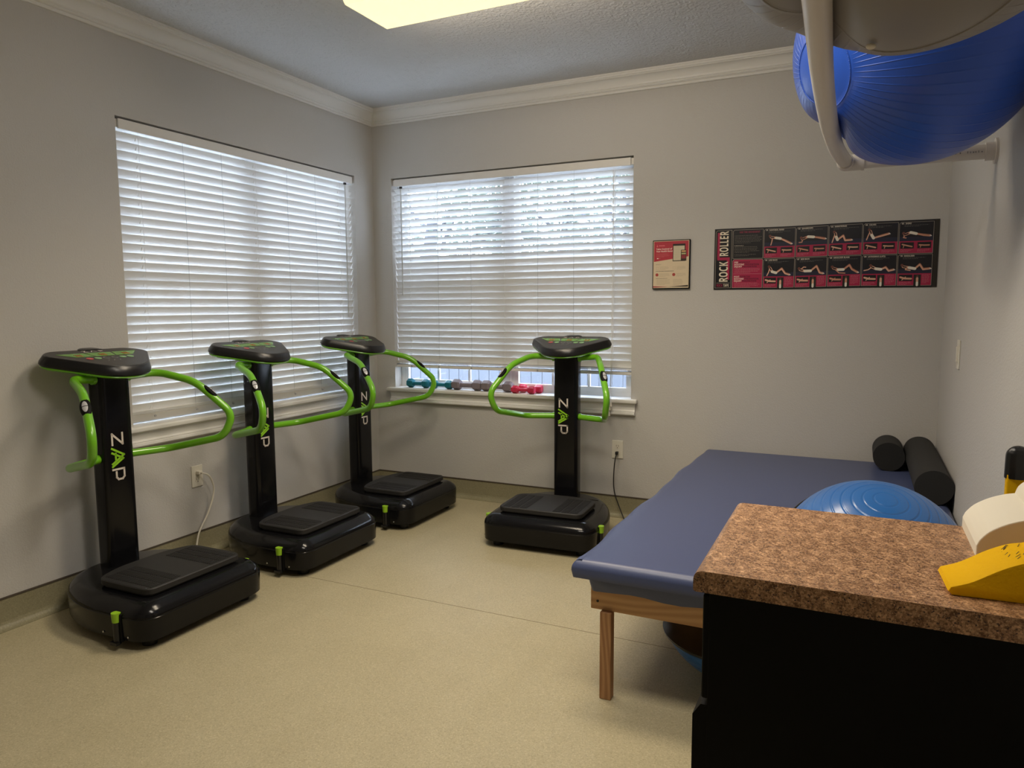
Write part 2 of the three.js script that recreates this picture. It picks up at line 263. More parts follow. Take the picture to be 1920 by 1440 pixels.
// ---------------------------------------------------------------- outside
{
  struct('ground', 'dark gravel ground outside the windows', 'ground', box(-14, 12, -0.45, -0.40, -16, 10), M.ground);
  scene.getObjectByName('ground').geometry = merge([box(-16, 12, -0.45, -0.40, -18, -T - 0.05), box(-16, -T - 0.05, -0.45, -0.40, -T - 0.05, 10)]);
  const f = thing('picket_fence', 'white board fence seen below the raised blind', 'fence', [0, 0, -3.2]);
  const bg = rbox(-0.066, 0.066, -0.40, 1.32, -0.012, 0.012, 0.004, 1);
  for (let i = 0; i < 62; i++) { const b = mesh('board', bg, M.fence, f); b.position.x = -4.6 + i * 0.136; }
  mesh('rail', box(-4.7, 3.9, 1.32, 1.40, -0.03, 0.03), M.fence, f);
  const leafG = (() => { const s = new THREE.Shape(); s.moveTo(0, -0.06); s.quadraticCurveTo(0.05, 0, 0, 0.07); s.quadraticCurveTo(-0.05, 0, 0, -0.06); return new THREE.ShapeGeometry(s, 3); })();
  const trees = [[-4.3, -7.6, 0.13, 'grey trunked tree with leaning boughs at left beyond the fence', 0.9], [-1.9, -8.4, 0.10, 'bushy pale green tree in the middle beyond the fence', 1.9], [-0.2, -7.4, 0.09, 'bushy pale green tree at right beyond the fence', 1.9]];
  trees.forEach(([x, z, tr, label, dens], ti) => {
    const t = thing('tree', label, 'tree', [x, -0.4, z], 0, 'trees beyond the fence'), r = rng(70 + ti), limbs = [];
    const trunk = [V3(0, 0, 0), V3(0.1, 1.2, 0), V3(0.02, 2.2, 0.1), V3(0.15, 3.4, 0)];
    limbs.push(tube(trunk, tr, 16, 8));
    const tips = [];
    for (let k = 0; k < 14; k++) { const a = r() * 6.28, h = 1.7 + r() * 1.9, l = 0.8 + r() * 1.1, e = V3(Math.cos(a) * l, h + 0.3 + r() * 0.9, Math.sin(a) * l * 0.8); limbs.push(tube([V3(0.08, h - 0.4, 0), V3(Math.cos(a) * l * 0.5, h + 0.1, Math.sin(a) * l * 0.4), e], tr * 0.3, 8, 6)); tips.push(e); }
    mesh('trunk', merge(limbs), M.bark, t);
    const n = Math.round(1500 * dens), im = new THREE.InstancedMesh(leafG, M.leaf, n), m4 = new THREE.Matrix4(), q = new THREE.Quaternion(), e = new THREE.Euler();
    for (let i = 0; i < n; i++) { const c = tips[i % tips.length]; e.set(r() * 6.28, r() * 6.28, r() * 6.28); const s = 0.8 + r() * 1.0; m4.compose(V3(c.x + (r() + r() - 1) * 0.85, c.y + (r() + r() - 1) * 0.75, c.z + (r() + r() - 1) * 0.85), q.setFromEuler(e), V3(s, s, s)); im.setMatrixAt(i, m4); }
    im.name = 'foliage'; im.userData.kind = 'stuff'; im.castShadow = im.receiveShadow = true; t.add(im);
  });
}

// ================================================================ ceiling lights
function ceilingLight(x, z, label, mat, power, color) {
  const g = thing('ceiling_light', label, 'ceiling light', [x, H, z]), L = 0.61, yb = -0.102;
  mesh('housing', merge([box(-L - 0.005, L + 0.005, -0.022, 0, -0.20, 0.20)]), M.trim, g);
  const s = shape([[-0.195, -0.022], [-0.192, -0.050], [-0.160, yb + 0.006], [-0.152, yb], [0.152, yb], [0.160, yb + 0.006], [0.192, -0.050], [0.195, -0.022]]);
  const lg = new THREE.ExtrudeGeometry(s, { depth: 2 * L, bevelEnabled: false }); lg.translate(0, 0, -L); lg.rotateY(Math.PI / 2);
  mesh('lens', toCreasedNormals(lg, 0.4), mat, g);
  // the prismatic lens throws most of its light downwards: a row of wide beams along the tubes below its flat face, and the glow of its two sloping sides
  for (const s of [-1, 1]) { const b = new THREE.RectAreaLight(color, power * 1.15, 2 * L - 0.02, 0.058); b.name = 'tube_light'; b.position.set(0, -0.078, s * 0.182); b.rotation.set(-0.85, s > 0 ? Math.PI : 0, 0, 'YXZ'); g.add(b); }
  for (let i = 0; i < 8; i++) {
    const p = new THREE.SpotLight(color, power * 0.34 / 8, 0, 1.24, 0.55, 2), t = new THREE.Object3D(), px = -L + (i + 0.5) * L / 4; p.name = 'tube_beam'; t.name = 'beam_aim';
    p.position.set(px, yb - 0.012, (i % 2 - 0.5) * 0.14); t.position.set(px, -2.7, p.position.z); p.target = t; p.castShadow = true; p.shadow.radius = 4; g.add(p, t);
  }
}
ceilingLight(1.78, 1.615, 'warm glowing wraparound fluorescent light near the windows', M.lens, LAMP, lin(1.0, 0.85, 0.66));
ceilingLight(2.50, 2.75, 'cool glowing wraparound fluorescent light above the viewer', M.lens2, LAMP2, lin(1.0, 0.90, 0.76));

// ================================================================ vibration machines (local: front centre of the base at the origin, front towards +z)
function smoothOutline(ctrl, n) { const c = new THREE.CatmullRomCurve3(ctrl.map(([x, z]) => V3(x, 0, z)), true, 'centripetal'); return c.getSpacedPoints(n).slice(0, n).map((p) => [p.x, p.z]); }
function roundedOutline(pts, radii, seg = 8) {     // polygon with rounded corners
  const out = [], n = pts.length;
  pts.forEach((p, i) => { const a = pts[(i + n - 1) % n], b = pts[(i + 1) % n], r = radii[i], da = [a[0] - p[0], a[1] - p[1]], db = [b[0] - p[0], b[1] - p[1]], la = Math.hypot(...da), lb = Math.hypot(...db);
    const p0 = [p[0] + da[0] / la * r, p[1] + da[1] / la * r], p1 = [p[0] + db[0] / lb * r, p[1] + db[1] / lb * r];
    for (let k = 0; k <= seg; k++) { const t = k / seg; out.push([(1 - t) ** 2 * p0[0] + 2 * t * (1 - t) * p[0] + t * t * p1[0], (1 - t) ** 2 * p0[1] + 2 * t * (1 - t) * p[1] + t * t * p1[1]]); } });
  return out;
}
const sym = (half) => [...half, ...half.slice().reverse().map(([x, z]) => [-x, z])];   // right side from front to back, then the left side
function strokes(list, w, depth) {   // flat lettering made of mitred-looking bars, list of polylines in (u, v)
  const gs = [];
  for (const pl of list) for (let i = 0; i < pl.length - 1; i++) { const [x0, y0] = pl[i], [x1, y1] = pl[i + 1], l = Math.hypot(x1 - x0, y1 - y0), g = new THREE.BoxGeometry(l + w * 0.9, w, depth); g.rotateZ(Math.atan2(y1 - y0, x1 - x0)); g.translate((x0 + x1) / 2, (y0 + y1) / 2, 0); gs.push(g); }
  return merge(gs);
}
function makeMachine() {
  const root = new THREE.Group();
  // base
  const plan = roundedOutline(sym([[0.326, 0.0], [0.338, -0.40], [0.195, -0.70]]), [0.10, 0.17, 0.17, 0.17, 0.17, 0.10], 12);
  mesh('base', layered(plan, [[0.034, 0.020], [0.036, 0.008], [0.040, 0.003], [0.128, 0.0], [0.130, 0.0025], [0.1315, 0.0025], [0.134, 0.001], [0.146, 0.005], [0.158, 0.014], [0.168, 0.026], [0.176, 0.038], [0.181, 0.049], [0.184, 0.060]]), M.black, root);
  for (const [x, z] of [[0.245, -0.08], [-0.245, -0.08], [0.23, -0.48], [-0.23, -0.48]]) mesh('foot', cyl(0.028, 0.032, 0, 0.038, x, z, 18), M.blackSatin, root);
  // tread
  const tp = roundedOutline(sym([[0.245, -0.072], [0.245, -0.385], [0.12, -0.43]]), [0.05, 0.05, 0.06, 0.06, 0.05, 0.05], 6);
  const tr = mesh('tread', layered(tp, [[0.180, 0.014], [0.196, 0.014], [0.1965, 0.0], [0.216, 0.0], [0.220, 0.004]]), M.tread, root);
  const ribs = []; for (const s of [-1, 1]) for (let p = 0; p < 3; p++) { const xc = s * (0.098 + p * 0.050); for (let k = 0; k < 22; k++) ribs.push(box(xc - 0.021, xc + 0.021, 0.2195, 0.2225, -0.365 + k * 0.0128, -0.365 + k * 0.0128 + 0.0062)); }
  mesh('ribs', merge(ribs), M.tread, tr);
  // band hooks at both sides
  for (const s of [-1, 1]) {
    const x = s * 0.3345, z = -0.150; const h = mesh('band_hook', merge([cyl(0.014, 0.014, 0.022, 0.118, x, z, 16), box(x - 0.02, x + 0.004 * s, 0.022, 0.034, z - 0.02, z + 0.02)]), M.blackSatin, root);
    mesh('hook_cap', cyl(0.0155, 0.018, 0.112, 0.150, x, z, 20), M.greenCap, h);
    mesh('slot', rbox(Math.min(x, x - s * 0.02), Math.max(x, x - s * 0.02) - 0.004, 0.03, 0.145, z - 0.024, z + 0.024, 0.004), M.cabinet, root);
    for (const zz of [-0.235, -0.095]) mesh('screw', cyl(0.004, 0.004, -0.001, 0.001, 0, 0, 10).rotateZ(Math.PI / 2), M.screw, root).position.set(s * (zz < -0.2 ? 0.3335 : 0.3285), 0.055, zz);
  }
  // column
  const cp = roundedOutline([[0.076, -0.530], [0.076, -0.622], [-0.076, -0.622], [-0.076, -0.530]], [0.030, 0.028, 0.028, 0.030], 7);
  const col = mesh('column', layered(cp, [[0.178, 0], [1.060, 0]]), M.black, root);
  // lettering down the front of the column: u runs down, v to the right
  const put = (g, mat, name, y0) => { g.rotateZ(-Math.PI / 2); g.translate(-0.010, y0, -0.5295); mesh(name, g, mat, col); };
  const hgt = 0.058;
  put(strokes([[[0.003, hgt / 2 - 0.004], [0.052, hgt / 2 - 0.004], [0.003, -hgt / 2 + 0.004], [0.052, -hgt / 2 + 0.004]]], 0.0085, 0.0016), M.offWhite, 'letter_z', 0.788);
  put(strokes([[[0.002, -0.029], [0.036, 0.028], [0.072, -0.029]], [[0.022, -0.029], [0.046, 0.014], [0.052, 0.024], [0.084, -0.029]], [[0.026, -0.012], [0.052, -0.012]]], 0.0088, 0.0016), M.greenText, 'letter_a', 0.722);
  put(strokes([[[0.004, -0.029], [0.004, 0.025], [0.040, 0.025], [0.050, 0.016], [0.050, -0.004], [0.040, -0.013], [0.016, -0.013]]], 0.0085, 0.0016), M.offWhite, 'letter_p', 0.628);
  // console: shield-shaped, leaning towards the user
  const con = new THREE.Group(); con.name = 'console'; con.position.set(0, 1.155, -0.698); con.rotation.x = 0.215; root.add(con);
  const cplan = roundedOutline(sym([[0.085, 0.315], [0.266, 0.056], [0.205, -0.016]]), [0.080, 0.045, 0.042, 0.042, 0.045, 0.080], 9), CC = [0.12, 0.22, 0.14];
  mesh('console_body', layered(cplan, [[-0.046, 0.012], [-0.042, 0.003], [-0.036, 0.0], [-0.026, 0.001], [-0.003, 0.010], [0.0, 0.013]], CC), M.blackSatin, con);
  mesh('console_crest', layered(roundedOutline(sym([[0.072, 0.020], [0.046, -0.036]]), [0.02, 0.035, 0.035, 0.02], 8), [[-0.036, 0.0], [-0.012, 0.001], [0.002, 0.010], [0.004, 0.014]]), M.blackSatin, con);
  mesh('console_tray', layered(cplan, [[-0.060, 0.030], [-0.056, 0.012], [-0.049, 0.004], [-0.044, 0.006]], CC), M.green, con);
  mesh('console_face', layered(cplan, [[-0.001, 0.017], [0.0012, 0.018]], CC), M.consoleFace, con);
  const flat = (pts, y, mat, name) => { const g = new THREE.ExtrudeGeometry(shape(pts.map(([x, z]) => [x, -z])), { depth: 0.0008, bevelEnabled: false }); g.rotateX(-Math.PI / 2); g.translate(0, y, 0); return mesh(name, g, mat, con); };
  flat([[-0.190, 0.058], [-0.068, 0.058], [-0.052, 0.116], [-0.135, 0.116]], 0.0012, M.greenLcd, 'display');
  flat([[-0.060, 0.058], [0.060, 0.058], [0.046, 0.116], [-0.046, 0.116]], 0.0012, M.greenLcd, 'display');
  flat([[0.068, 0.058], [0.190, 0.058], [0.135, 0.116], [0.052, 0.116]], 0.0012, M.greenLcd, 'display');
  for (const x of [-0.112, 0, 0.112]) { const gs = []; for (let k = 0; k < 2; k++) { const e = x - 0.013 + k * 0.017; gs.push(...[[0, 0, 0.010, 0.003], [0, 0.012, 0.010, 0.003], [0, 0.024, 0.010, 0.003], [0, 0, 0.003, 0.026], [0.008, 0, 0.003, 0.026]].map(([a, b, c, d]) => box(e + a, e + a + c, 0.002, 0.0028, 0.080 + b, 0.080 + b + d))); } mesh('digits', merge(gs), M.redDigit, con); }
  [[-0.098, M.redKey], [-0.060, M.greenKey], [-0.021, M.greyPrint], [0.019, M.greyPrint], [0.059, M.greenKey], [0.096, M.greenKey]].forEach(([x, mt], i) => {
    const ring = i === 2 || i === 3, g = ring ? new THREE.TorusGeometry(0.0125, 0.0014, 6, 24).rotateX(Math.PI / 2) : cyl(0.0145, 0.0145, 0, 0.0016, 0, 0, 22); g.translate(x, 0.0014, 0.150); mesh('key', g, mt, con);
  });
  for (const x of [-0.045, -0.018, 0.010]) flat([[x, 0.198], [x + 0.004, 0.198], [x + 0.016, 0.182], [x + 0.012, 0.182]], 0.0012, M.greyPrint, 'print');
  { const g = strokes([[[-0.052, 0.012], [-0.034, 0.012], [-0.052, -0.008], [-0.034, -0.008]], [[-0.016, -0.008], [-0.004, 0.012], [0.008, -0.008]], [[0.026, -0.008], [0.026, 0.012], [0.042, 0.012], [0.042, 0.001], [0.028, 0.001]]], 0.003, 0.0008); g.rotateX(-Math.PI / 2); g.translate(0, 0.0018, 0.034); mesh('console_lettering', g, M.offWhite, con); }
  // handles
  for (const s of [-1, 1]) {
    const P = [[0.055, 1.030, -0.575], [0.205, 1.045, -0.520], [0.272, 1.000, -0.350], [0.350, 0.845, -0.200], [0.328, 0.738, -0.240], [0.250, 0.674, -0.520], [0.055, 0.676, -0.575]].map(([x, y, z]) => V3(s * x, y, z));
    const path = filleted(P, 0.052), h = mesh('handle', new THREE.TubeGeometry(path, 90, 0.0178, 14), M.green, root);
    // pulse sensor on the outer face of the tube
    const c = P[2].clone().lerp(P[3], 0.36), dir = P[3].clone().sub(P[2]).normalize(), out = V3(s * 0.66, 0.36, 0.66); out.addScaledVector(dir, -out.dot(dir)).normalize();
    const m = new THREE.Matrix4().makeBasis(dir, out, dir.clone().cross(out)); m.setPosition(c.clone().addScaledVector(out, 0.0085));
    const pad = new THREE.SphereGeometry(1, 24, 14).scale(0.049, 0.0135, 0.0215).applyMatrix4(m); const pd = mesh('sensor_pad', pad, M.cabinet, h);
    mesh('contact', new THREE.SphereGeometry(1, 24, 14).scale(0.0395, 0.0125, 0.0165).translate(0, 0.0022, 0).applyMatrix4(m), M.silver, pd);
    mesh('divider', new THREE.SphereGeometry(1, 16, 12).scale(0.0035, 0.0135, 0.0175).translate(0, 0.0026, 0).applyMatrix4(m), M.cabinet, pd);
    mesh('handle_collar', merge([cyl(0.0205, 0.0205, -0.012, 0.012, 0, 0, 16).rotateZ(Math.PI / 2).translate(s * 0.078, 0.676, -0.572), cyl(0.0205, 0.0205, -0.012, 0.012, 0, 0, 16).rotateZ(Math.PI / 2).translate(s * 0.078, 1.030, -0.565)]), M.green, root);
  }
  return root;
}
{
  const proto = makeMachine();
  const spots = [[0.755, 2.252, Math.PI / 2, 'black and green standing vibration machine nearest the viewer, left of the white cable'], [0.778, 1.382, Math.PI / 2, 'black and green standing vibration machine in the middle of the row of three'],
    [0.812, 0.528, Math.PI / 2, 'black and green standing vibration machine in the room corner'], [1.646, 0.875, 0.05, 'black and green standing vibration machine in front of the dumbbell window']];
  spots.forEach(([x, z, a, label], i) => { const o = i ? proto.clone() : proto; o.name = numbered('vibration_machine'); o.position.set(x, 0, z); o.rotation.y = a; scene.add(o); tag(o, label, 'exercise machine', 'standing vibration machines'); });
}

// ================================================================ wall items
function outlet(label, pos, turn) {
  const g = thing('wall_outlet', label, 'outlet', pos, turn);
  mesh('cover_plate', rbox(-0.036, 0.036, -0.058, 0.058, 0, 0.006, 0.0025), M.plate, g);
  for (const s of [-1, 1]) {
    const rcp = mesh('receptacle', merge([cyl(0.0165, 0.0165, 0.006, 0.0072, 0, 0, 20).rotateX(Math.PI / 2).translate(0, s * 0.020, 0)]), M.cableWhite, g);
    mesh('slots', merge([box(-0.0075, -0.0055, s * 0.020 - 0.001, s * 0.020 + 0.008, 0.007, 0.0078), box(0.0055, 0.0075, s * 0.020 - 0.001, s * 0.020 + 0.008, 0.007, 0.0078), cyl(0.0025, 0.0025, 0.007, 0.0078, 0, 0, 10).rotateX(Math.PI / 2).translate(0, s * 0.020 - 0.009, 0)]), M.darkLine, rcp);
  }
  mesh('screw', cyl(0.003, 0.003, 0.006, 0.007, 0, 0, 10).rotateX(Math.PI / 2), M.screw, g);
  return g;
}
outlet('cream wall outlet with the white plug, below the left window', [0, 0.439, 1.652], Math.PI / 2);
outlet('cream wall outlet with the black plug, right of the dumbbell window', [1.844, 0.435, 0], 0);
{
  const g = thing('power_cable', 'white power cable running from outlet down behind the nearest machine', 'cable');
  mesh('plug', merge([rbox(0.009, 0.034, 0.450, 0.470, 1.640, 1.664, 0.004), cyl(0.006, 0.005, 0, 0.016, 0, 0, 12).rotateZ(-Math.PI / 2).translate(0.032, 0.460, 1.652)]), M.cableWhite, g);
  mesh('cord', tube([V3(0.040, 0.460, 1.652), V3(0.060, 0.448, 1.632), V3(0.058, 0.40, 1.60), V3(0.05, 0.34, 1.588), V3(0.048, 0.24, 1.628), V3(0.05, 0.14, 1.70), V3(0.06, 0.05, 1.735), V3(0.09, 0.006, 1.79), V3(0.13, 0.006, 1.88)], 0.0048, 70, 10), M.cableWhite, g);
  const b = thing('power_cable', 'black power cable hanging from outlet beside the blue table', 'cable');
  mesh('plug', rbox(1.836, 1.852, 0.404, 0.424, 0.008, 0.034, 0.004), M.cableBlack, b);
  mesh('cord', tube([V3(1.846, 0.408, 0.034), V3(1.842, 0.385, 0.042), V3(1.832, 0.31, 0.036), V3(1.829, 0.20, 0.03), V3(1.842, 0.14, 0.034), V3(1.88, 0.06, 0.05), V3(1.915, 0.006, 0.08), V3(1.945, 0.005, 0.20), V3(1.93, 0.005, 0.34)], 0.0036, 70, 8), M.cableBlack, b);
  const c = thing('power_cable', 'black power cable looping by the base of the middle machine', 'cable');
  mesh('cord', tube([V3(0.10, 0.006, 1.76), V3(0.16, 0.006, 1.80), V3(0.22, 0.006, 1.77), V3(0.27, 0.006, 1.82), V3(0.24, 0.006, 1.88)], 0.0036, 50, 8), M.cableBlack, c);
  const s = thing('light_switch', 'cream wall switch above the foam rollers', 'switch', [W, 1.125, 0.765], -Math.PI / 2);
  mesh('cover_plate', rbox(-0.038, 0.038, -0.062, 0.062, 0, 0.006, 0.0025), M.plate, s);
  mesh('rocker', rbox(-0.016, 0.016, -0.033, 0.033, 0.005, 0.011, 0.002), M.plate, s);
}

// ---------------------------------------------------------------- posters
const flatUV = (g, w, h) => { const p = g.attributes.position, u = g.attributes.uv; for (let i = 0; i < p.count; i++) u.setXY(i, p.getX(i) / w + 0.5, p.getY(i) / h + 0.5); return g; };
{
  const R = rng(90);
  const lines = (c, x, y, w, n, dy, col, th = 2) => { c.fillStyle = col; for (let i = 0; i < n; i++) { let q = x; const end = x + w * (i === n - 1 ? 0.6 : 0.86 + R() * 0.14); while (q < end) { const l = 6 + R() * 16; c.fillRect(q, y + i * dy, Math.min(l, end - q), th); q += l + 4; } } };
  const PW = 1.135, PH = 0.349;
  const poster = canvasTex(2048, 632, (c, w, h) => {
    const X = [2.419, 2.522, 2.692, 2.862, 3.029, 3.198, 3.369, 3.532].map((x) => (x - 2.4176) / PW * w), pink = '#a51f48', pale = '#b9aea0', dark = '#15141a';
    c.fillStyle = '#0f0e12'; c.fillRect(0, 0, w, h);
    c.strokeStyle = pale; c.lineWidth = 3;
    const frame = (x0, y0, x1, y1, fill) => { c.beginPath(); c.moveTo(x0 + 14, y0); c.lineTo(x1, y0); c.lineTo(x1, y1); c.lineTo(x0, y1); c.lineTo(x0, y0 + 14); c.closePath(); if (fill) { c.fillStyle = fill; c.fill(); } c.stroke(); };
    // title
    frame(X[0] + 12, 18, X[1] - 14, h - 18);
    c.fillStyle = pink; c.fillRect(X[0] + 28, 40, 26, 270); c.fillRect(X[0] + 30, 296, 126, 30); c.fillRect(X[0] + 126, 318, 30, 210);
    c.save(); c.translate(X[0] + 96, 556); c.rotate(-Math.PI / 2); c.fillStyle = '#e8dcc6'; c.textBaseline = 'middle'; c.font = 'bold 122px sans-serif';
    const fit = (t, x, l) => { c.save(); c.translate(x, 0); c.scale(l / c.measureText(t).width, 1); c.fillText(t, 0, 0); c.restore(); };
    fit('ROCK', 0, 216); fit('ROLLER', 268, 262); c.fillStyle = pink; c.font = 'bold 104px sans-serif'; fit('N', 226, 34); c.restore();
    c.strokeStyle = pale; c.beginPath(); c.moveTo(X[0] + 24, 562); c.lineTo(X[1] - 24, 562); c.stroke();
    c.textBaseline = 'alphabetic'; c.font = 'bold 40px sans-serif'; c.fillStyle = pink; c.save(); c.translate(X[0] + 26, 602); c.scale(0.60, 1); c.fillText('ROCK', 0, 0); c.fillStyle = '#e8dcc6'; c.fillText('TAPE', 118, 0); c.restore();
    // text column
    frame(X[1], 18, X[2] - 10, 312, dark); c.fillStyle = pink; c.font = 'bold 26px sans-serif'; c.save(); c.translate(X[1] + 62, 52); c.scale(0.8, 1); c.fillText('USE THE MOVEMENT', 0, 0); c.restore();
    lines(c, X[1] + 14, 76, 270, 6, 15, '#a89f92'); lines(c, X[1] + 14, 178, 150, 1, 15, '#d8cdbb', 4); lines(c, X[1] + 14, 192, 250, 5, 14, '#a89f92'); lines(c, X[1] + 14, 270, 240, 2, 14, '#a89f92');
    frame(X[1], 322, X[2] - 10, h - 18, pink); c.strokeStyle = '#c98a94'; c.beginPath(); c.moveTo(X[1] + 12, 470); c.lineTo(X[2] - 18, 470); c.stroke();
    [[340, 'PRE', 'WORKOUT'], [488, 'POST', 'EXERCISE']].forEach(([y, a, b]) => { c.font = 'bold 23px sans-serif'; ['', 'ROUTINE', 'INJURY'].forEach((t, k) => { c.fillStyle = '#ecdccb'; c.fillText(k ? t : a, X[1] + 16, y + 20 + k * 22); c.fillStyle = '#4c1029'; c.fillText(k ? 'PREVENTION' : b, X[1] + 16 + c.measureText(k ? t : a).width + 4, y + 20 + k * 22); }); lines(c, X[1] + 22, y + 76, 260, 4, 13, '#d9a9a9'); });
    // exercise panels
    const names = ['ILIOTIBIAL BAND', 'QUADRICEPS', 'HAMSTRINGS', 'CALVES', 'SHINS', 'LOW BACK', 'MID BACK', 'SHOULDER BLADE', 'LATISSIMUS (LATS)', 'SHOULDER'];
    const skin = ['#dba58a', '#cb9076', '#e3b096'], limb = (pts, t, col) => { c.strokeStyle = col; c.lineWidth = t; c.lineCap = c.lineJoin = 'round'; c.beginPath(); pts.forEach(([x, y], i) => (i ? c.lineTo(x, y) : c.moveTo(x, y))); c.stroke(); };
    const poses = [
      [[[60, 60], [110, 68], [150, 75]], [[150, 75], [205, 100], [255, 128]], [[75, 65], [68, 108], [60, 138]]], [[[50, 92], [105, 70], [155, 76]], [[155, 76], [210, 84], [262, 96]], [[55, 90], [48, 122], [22, 124]]],
      [[[50, 52], [60, 90], [72, 116]], [[72, 116], [122, 76], [140, 122], [195, 120]], [[48, 60], [36, 100], [24, 140]]], [[[55, 48], [68, 86], [84, 114]], [[84, 114], [150, 92], [215, 74]], [[50, 58], [36, 92], [24, 128]]],
      [[[40, 92], [90, 72], [135, 84]], [[135, 84], [195, 96], [250, 104]], [[42, 92], [30, 118], [52, 122]]], [[[60, 66], [80, 104], [118, 116]], [[118, 116], [172, 72], [205, 120], [245, 134]], [[56, 72], [46, 110], [30, 144]]],
      [[[40, 92], [85, 106], [138, 106]], [[138, 106], [192, 58], [222, 124], [252, 132]], [[44, 92], [72, 66], [92, 68]]], [[[44, 88], [90, 104], [135, 104]], [[135, 104], [188, 60], [210, 100], [262, 132]], [[60, 98], [96, 136], [150, 140]]],
      [[[80, 86], [116, 104], [160, 110]], [[160, 110], [200, 88], [226, 122], [268, 112]], [[76, 92], [50, 112], [14, 120]]], [[[40, 88], [90, 98], [138, 108]], [[138, 108], [178, 66], [206, 112], [262, 106]], [[70, 92], [60, 116], [100, 124]]],
    ];
    for (let r = 0; r < 2; r++) for (let k = 0; k < 5; k++) {
      const x0 = X[2 + k], x1 = X[3 + k] - 10, y0 = r ? 322 : 18, y1 = r ? h - 18 : 312, i = r * 5 + k, pw = x1 - x0;
      c.strokeStyle = pale; c.lineWidth = 3; frame(x0, y0, x1, y1, '#15141b'); c.fillStyle = '#23243a'; c.fillRect(x0 + 2, y0 + 138, pw - 4, 42); c.fillStyle = pink; c.fillRect(x0 + 2, y0 + 178, pw - 4, y1 - y0 - 180);
      c.fillStyle = '#e3d8c6'; c.font = 'bold 19px sans-serif'; c.fillText(String(i + 1).padStart(2, '0'), x0 + 16, y0 + 20); c.save(); c.translate(x0 + 48, y0 + 20); c.scale(0.9, 1); c.fillText(names[i], 0, 0); c.restore();
      lines(c, x0 + 40, y0 + 28, pw - 70, 2, 11, '#8f8a84');
      c.save(); c.translate(x0 + 6, y0 + 26); const sk = skin[i % 3], [torso, leg, arm] = poses[i];
      limb(leg, 19, '#a06a55'); limb(leg.map(([x, y], q) => [x, y + (q ? 5 : 0)]), 14, sk); limb(torso, 24, sk); limb([torso[1], torso[2]], 26, '#e9e2d4'); limb(arm, 10, sk); limb([leg[leg.length - 1], [leg[leg.length - 1][0] + 10, leg[leg.length - 1][1] + 4]], 9, '#d9d6d2');
      limb([torso[0], [(torso[0][0] + torso[1][0]) / 2, (torso[0][1] + torso[1][1]) / 2]], 12, '#1c1a1e'); c.fillStyle = '#6b3f36'; c.beginPath(); c.arc(torso[0][0] - 10, torso[0][1] - 14, 13, 0, 6.3); c.fill(); c.restore();
      const iy = y0 + 190; c.fillStyle = '#17161a';
      if (!r) { for (const q of [0, 1]) { const xx = x0 + 14 + q * pw * 0.5; c.fillStyle = '#17161a'; c.fillRect(xx, iy, 112, 58); limb([[xx + 16, iy + 18 + q * 8], [xx + 56, iy + 30], [xx + 96, iy + 40 - q * 10]], 13, sk); limb([[xx + 30, iy + 26], [xx + 24, iy + 50]], 7, sk); lines(c, xx, iy + 66, 110, 3, 10, '#d49aa2'); } }
      else { c.fillRect(x0 + 14, iy, 112, 60); limb([[x0 + 26, iy + 24], [x0 + 64, iy + 36], [x0 + 116, iy + 38]], 18, sk); limb([[x0 + 40, iy + 50], [x0 + 70, iy + 22]], 8, sk); c.fillStyle = '#1f2320'; c.fillRect(x0 + 138, iy, 60, 104); limb([[x0 + 168, iy + 34], [x0 + 168, iy + 74]], 20, sk); limb([[x0 + 168, iy + 76], [x0 + 168, iy + 100]], 20, '#e9e2d4'); c.fillStyle = '#6b4a40'; c.beginPath(); c.arc(x0 + 168, iy + 16, 9, 0, 6.3); c.fill(); lines(c, x0 + 208, iy, pw - 222, 8, 11, '#d49aa2'); lines(c, x0 + 14, iy + 70, 112, 3, 10, '#d49aa2'); }
    }
    c.fillStyle = '#15120f'; c.fillRect(X[7] - 6, 0, w, h); c.strokeStyle = '#4d463c'; c.lineWidth = 2; for (let q = 0; q < 5; q++) { c.beginPath(); c.moveTo(X[7] + 2 + q * 7, 0); c.lineTo(X[7] + 2 + q * 7, h); c.stroke(); }
  });
  const pm = phy({ map: poster, roughness: 0.32 });
  // sheet with a slight ripple, taped flat to the wall
  const g = new THREE.BoxGeometry(PW, PH, 0.0012, 60, 8, 1); flatUV(g, PW, PH);
  { const p = g.attributes.position; for (let i = 0; i < p.count; i++) { const x = p.getX(i), y = p.getY(i); p.setZ(i, p.getZ(i) + 0.0022 * (1 + Math.sin(x * 9 + 1)) * (0.6 - y / PH * 0.5) * 0.6); p.setY(i, y + 0.0015 * Math.sin(x * 9)); } g.computeVertexNormals(); }
  const s = tag(mesh('exercise_poster', g, pm), 'long black and crimson foam roller exercise poster above the blue table', 'poster'); s.position.set(2.4176 + PW / 2, 1.6047, 0.002);
  const doc = canvasTex(700, 912, (c, w, h) => {
    c.fillStyle = '#d8c6a8'; c.fillRect(0, 0, w, h); c.fillStyle = '#b2303f'; c.beginPath(); c.moveTo(12, 12); c.lineTo(w - 12, 12); c.lineTo(w - 12, 312); c.lineTo(12, 400); c.closePath(); c.fill();
    c.fillStyle = '#e2707a'; c.beginPath(); c.moveTo(60, 116); c.lineTo(90, 116); c.lineTo(75, 66); c.fill(); c.fillRect(104, 86, 120, 16);
    c.fillStyle = '#f2e4d6'; c.font = 'bold 42px sans-serif'; c.fillText('Take Control of', 56, 172); c.save(); c.translate(56, 216); c.scale(0.88, 1); c.fillText('Your Health Records', 0, 0); c.restore();
    lines(c, 56, 244, 270, 5, 16, '#d98a86', 3); c.fillStyle = '#f2e4d6'; c.fillRect(70, 330, 30, 16); lines(c, 108, 336, 50, 1, 10, '#e8b0a8', 4);
